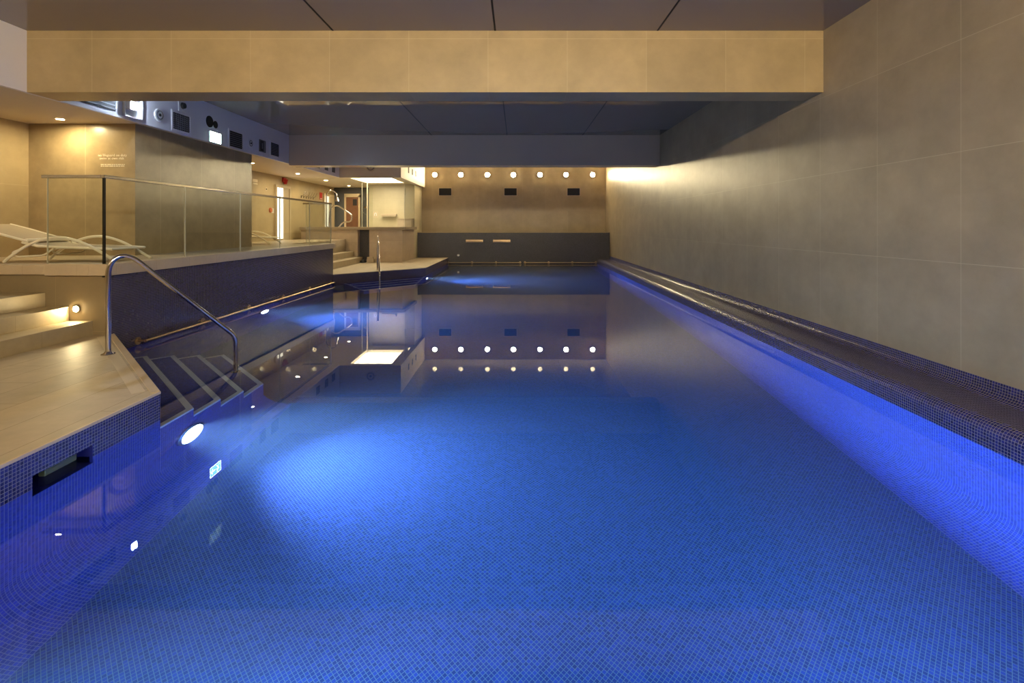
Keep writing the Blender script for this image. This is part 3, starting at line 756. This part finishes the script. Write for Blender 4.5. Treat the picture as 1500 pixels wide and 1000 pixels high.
def shoe(x, y, rz, label):
    t = thing('shoe', label, 'shoe', (x, y, ZD+.025), 'pair of black shoes on the far deck')
    b_ = B(); prof_ = [(-.14, .035, .05), (-.10, .042, .09), (-.03, .045, .085), (.05, .05, .06), (.11, .045, .045), (.145, .025, .025)]
    prev = None
    for yy, hw, h in prof_:
        ring = [b_.bm.verts.new((x+dx*hw, y+yy, ZD+.04+dz*h)) for dx, dz in ((-1, 0), (-1, .6), (-.5, 1), (.5, 1), (1, .6), (1, 0))]
        if prev:
            for k in range(6): b_.bm.faces.new((prev[k], prev[(k+1) % 6], ring[(k+1) % 6], ring[k]))
        else: b_.bm.faces.new(ring)
        prev = ring
    b_.bm.faces.new(prev[::-1])
    obj('upper', b_, 'black', t, smooth=True)
    obj('sole', B().box(x-.048, x+.048, y-.145, y+.145, ZD+.025, ZD+.042), 'grey_grille', t, bevel=.008)
    t.rotation_euler.z = 0
    return t
shoe(-5.04, 15.62, .2, 'black shoe on the far deck by the dark strip, nearer the stairs')
shoe(-4.91, 15.64, -.1, 'black shoe on the far deck by the dark strip, farther from the stairs')
t = thing('tile_offcut', 'small beige block on the far deck at the foot of the spa', 'block', (-4.74, 15.74, ZD+.025))
obj('base_step', B().box(-4.84, -4.62, 15.68, 15.79, ZD+.025, ZD+.13), 'tub_tile', t)
obj('upper_step', B().box(-4.84, -4.66, 15.72, 15.79, ZD+.13, ZD+.2), 'tub_tile', t)

# ------------------------------------------------------------------ terrace wall fittings
XA = XWL
def door(nm, y0, y1, ztop, glow_, label):
    root = struct(nm, B().box(XA, XA+.06, y0-.08, y0, ZT, ztop+.08).box(XA, XA+.06, y1, y1+.08, ZT, ztop+.08).box(XA, XA+.06, y0, y1, ztop, ztop+.08), 'frame_tan', label, 'door')
    ym = y0+(y1-y0)*.55
    g = obj('pane', B().box(XA+.002, XA+.012, y0, ym, ZT+.05, ztop), glow_, root); g['kind'] = 'structure'
    l = obj('leaf', B().box(XA+.002, XA+.035, ym, y1, ZT, ztop), 'frame_tan', root); l['kind'] = 'structure'
    m = obj('mullion', B().box(XA+.012, XA+.02, y0+(ym-y0)*.45, y0+(ym-y0)*.5, ZT+.05, ztop), 'frame_tan', root); m['kind'] = 'structure'
door('door_1', 14.46, 15.25, 2.55, 'door_glow', 'glazed door with a bright narrow pane in the terrace wall')
door('door_2', 18.05, 18.9, 2.52, 'door_glow_dim', 'glazed door at the far end of the terrace wall')
root = struct('door_3', B().box(-6.75, -6.68, 19.04, 19.1, ZT, 2.6).box(-6.2, -6.13, 19.04, 19.1, ZT, 2.6).box(-6.75, -6.13, 19.04, 19.1, 2.53, 2.66), 'frame_tan', 'brown wooden door in a tan frame in the slate blue wall', 'door')
l = obj('leaf', B().box(-6.68, -6.2, 19.06, 19.1, ZT, 2.53), 'wood', root); l['kind'] = 'structure'
l = obj('pane', B().box(-6.42, -6.26, 19.055, 19.06, 2.2, 2.45), 'black', root); l['kind'] = 'structure'
t = thing('alarm_beacon', 'red alarm beacon high on the terrace wall beside the ceiling', 'beacon', (XA, 14.95, 2.80))
obj('dome', B().cyl((XA+.06, 14.95, 2.68), (XA+.06, 14.95, 2.82), .045, .085), 'red', t, smooth=True)
obj('base_plate', B().box(XA, XA+.06, 14.85, 15.05, 2.74, 2.88), 'red', t, bevel=.02)
t = thing('fire_sign', 'upright red sign on the terrace wall before the far door', 'sign', (XA, 17.8, 2.5))
obj('plate', B().box(XA, XA+.01, 17.68, 17.9, 2.36, 2.62), 'red', t)
obj('label_strip', B().box(XA+.01, XA+.012, 17.7, 17.88, 2.385, 2.41), 'white_plastic', t)
t = thing('call_point', 'round orange call point on the terrace wall beside the bright door', 'call point', (XA, 14.15, 1.86))
obj('body', B().cyl((XA, 14.15, 1.86), (XA+.04, 14.15, 1.86), .075, .06), 'orange', t, smooth=True)
obj('tag', B().box(XA, XA+.008, 14.23, 14.36, 1.78, 1.92), 'white_plastic', t)
for k in range(6):
    y = 16.2+.19*k
    t = thing('coat_hook', 'slanted metal coat hook on the terrace wall, %s' % ['nearest the bright door', 'second from the bright door', 'third from the bright door', 'fourth from the bright door', 'fifth from the bright door', 'nearest the red sign'][k], 'hook', (XA, y, 2.45), 'coat hooks on the terrace wall')
    obj('prong', B().tube([(XA+.01, y-.04, 2.37), (XA+.08, y, 2.44), (XA+.1, y+.05, 2.55)], .008, 8), 'chrome', t)
    obj('base_plate', B().box(XA, XA+.012, y-.06, y-.02, 2.33, 2.41), 'chrome', t)
t = thing('wall_notice', 'small pale notice on the terrace wall just past the tan block', 'sign', (XA, 13.3, 2.63))
obj('plate', B().box(XA, XA+.006, 13.2, 13.46, 2.60, 2.68), 'letter', t)
obj('plate', B().box(XA, XA+.006, 13.22, 13.46, 2.54, 2.575), 'letter', t)
t = thing('thermostat', 'small square switch on the terrace wall beside the bright door', 'switch', (XA, 13.9, 2.45))
obj('plate', B().box(XA, XA+.012, 13.85, 13.97, 2.40, 2.5), 'frame_tan', t, bevel=.003)
obj('dial', B().cyl((XA+.012, 13.91, 2.45), (XA+.02, 13.91, 2.45), .02), 'dark_edge', t)

# pale lettering on the near face of the tan block
def text_obj(name, body, x, z, size, parent):
    cu = bpy.data.curves.new(name, 'FONT'); cu.body = body; cu.size = size; cu.align_x = 'CENTER'; cu.extrude = .0015
    o = bpy.data.objects.new(name, cu); C.objects.link(o)
    o.location = (x, 7.157, z); o.rotation_euler = (PI/2, 0, 0)
    bpy.context.view_layer.update()
    me = bpy.data.meshes.new_from_object(o.evaluated_get(bpy.context.evaluated_depsgraph_get()))
    me.transform(Matrix.Translation(o.location - parent.location) @ Matrix.Rotation(PI/2, 4, 'X'))
    bpy.data.objects.remove(o)
    me.materials.clear(); me.materials.append(M['letter'])
    r = bpy.data.objects.new(name, me); C.objects.link(r); r.parent = parent
    return r
t = thing('wall_lettering', 'pale lettering on the tan block above the near lounger', 'lettering', (-5.92, 7.157, 2.4))
text_obj('text_line', 'no lifeguard on duty', -5.93, 2.42, .052, t)
text_obj('text_line', 'swim at own risk', -5.94, 2.375, .052, t)
for z in (2.295, 2.272):
    sm = B(); x = -6.10
    while x < -5.76:
        wl = random.choice((.02, .03, .045, .055)); sm.box(x, min(x+wl, -5.75), 7.1545, 7.1595, z, z+.012); x += wl+.010
    obj('small_print', sm, 'letter', t)

# ------------------------------------------------------------------ loungers
def lounger(label, loc, rz):
    t = thing('sun_lounger', label, 'sun lounger', (0, 0, 0), 'cream sun loungers on the terrace')
    W = .62
    for y in (0, W):
        arcp = [(-.60+1.22*k/24, y, .012+.285*math.sin(PI*(k/24)**.92)) for k in range(25)]
        obj('arched_leg', B().tube(arcp, .017, 10), 'cream_frame', t, smooth=True)
    seat = [(-.42, .245), (-.25, .20), (0, .185), (.25, .175), (.45, .168), (.56, .16)]
    def sling(prof_, nm, lab=None):
        b_ = B(); th = .012
        for i in range(len(prof_)-1):
            (xa, za), (xb, zb) = prof_[i], prof_[i+1]
            for dz, flip in ((0, 0), (-th, 1)):
                q = [(xa, .03, za+dz), (xb, .03, zb+dz), (xb, W-.03, zb+dz), (xa, W-.03, za+dz)]
                b_.bm.faces.new([b_.bm.verts.new(p) for p in (q[::-1] if flip else q)])
            for y in (.03, W-.03):
                b_.bm.faces.new([b_.bm.verts.new(p) for p in ((xa, y, za), (xb, y, zb), (xb, y, zb-th), (xa, y, za-th))])
        bmesh.ops.remove_doubles(b_.bm, verts=b_.bm.verts, dist=.0005)
        return obj(nm, b_, 'sling', t)
    sling(seat, 'seat')
    for y in (.02, W-.02):
        obj('side_rail', B().tube([(x, y, z-.005) for x, z in seat], .014, 10), 'cream_frame', t, smooth=True)
    back = [(-.36, .255), (-.6, .325), (-.85, .40), (-1.05, .455)]
    bk = sling(back, 'backrest')
    for y in (.02, W-.02):
        obj('back_rail', B().tube([(x, y, z-.004) for x, z in back], .014, 10), 'cream_frame', bk, smooth=True)
    obj('head_roll', B().tube([(-.38, .02, .262), (-.38, W-.02, .262)], .022, 10), 'cream_frame', t, smooth=True)
    for y in (.04, W-.04):
        obj('strut', B().tube(fillet([(-.30, y, .23), (-.55, y, .12), (-.50, y, .07), (-.20, y, .085), (-.08, y, .18)], .05, 4), .010, 8), 'cream_frame', t, smooth=True)
    obj('cross_bar', B().tube([(-.05, .02, .17), (-.05, W-.02, .17)], .012, 8), 'cream_frame', t, smooth=True)
    obj('foot_bar', B().tube([(.56, .02, .155), (.56, W-.02, .155)], .012, 8), 'cream_frame', t, smooth=True)
    t.location = loc; t.rotation_euler.z = rz
    return t
lg = lounger('cream mesh sun lounger with arched legs behind the near glass', (-5.36, 5.72, ZT), math.radians(5))
dup(lg, (-6.35, 11.3, ZT), 'cream sun lounger half hidden behind the tan block', math.radians(4))

# ------------------------------------------------------------------ camera, world, view
cam = bpy.data.cameras.new('camera'); co = bpy.data.objects.new('camera', cam); C.objects.link(co)
co.location = (0, 0, 1.4); co.rotation_euler = (PI/2, 0, 0)
cam.sensor_width = 36; cam.lens = 716/1500*36
cam.shift_x = -8/1500; cam.shift_y = -(500-331)/1500
cam.clip_start = .05
S.camera = co
wd = bpy.data.worlds.new('world'); S.world = wd; wd.use_nodes = True
wd.node_tree.nodes['Background'].inputs[0].default_value = (.02, .018, .016, 1)
S.view_settings.view_transform = 'Standard'; S.view_settings.look = 'None'
S.view_settings.exposure = 0.68; S.view_settings.gamma = 1.0; S.view_settings.use_curve_mapping = False
S.cycles.max_bounces = 14; S.cycles.diffuse_bounces = 6; S.cycles.glossy_bounces = 6; S.cycles.transmission_bounces = 8
S.cycles.transparent_max_bounces = 16
S.cycles.sample_clamp_indirect = 4.0
S.cycles.caustics_reflective = False
S.cycles.use_denoising = True
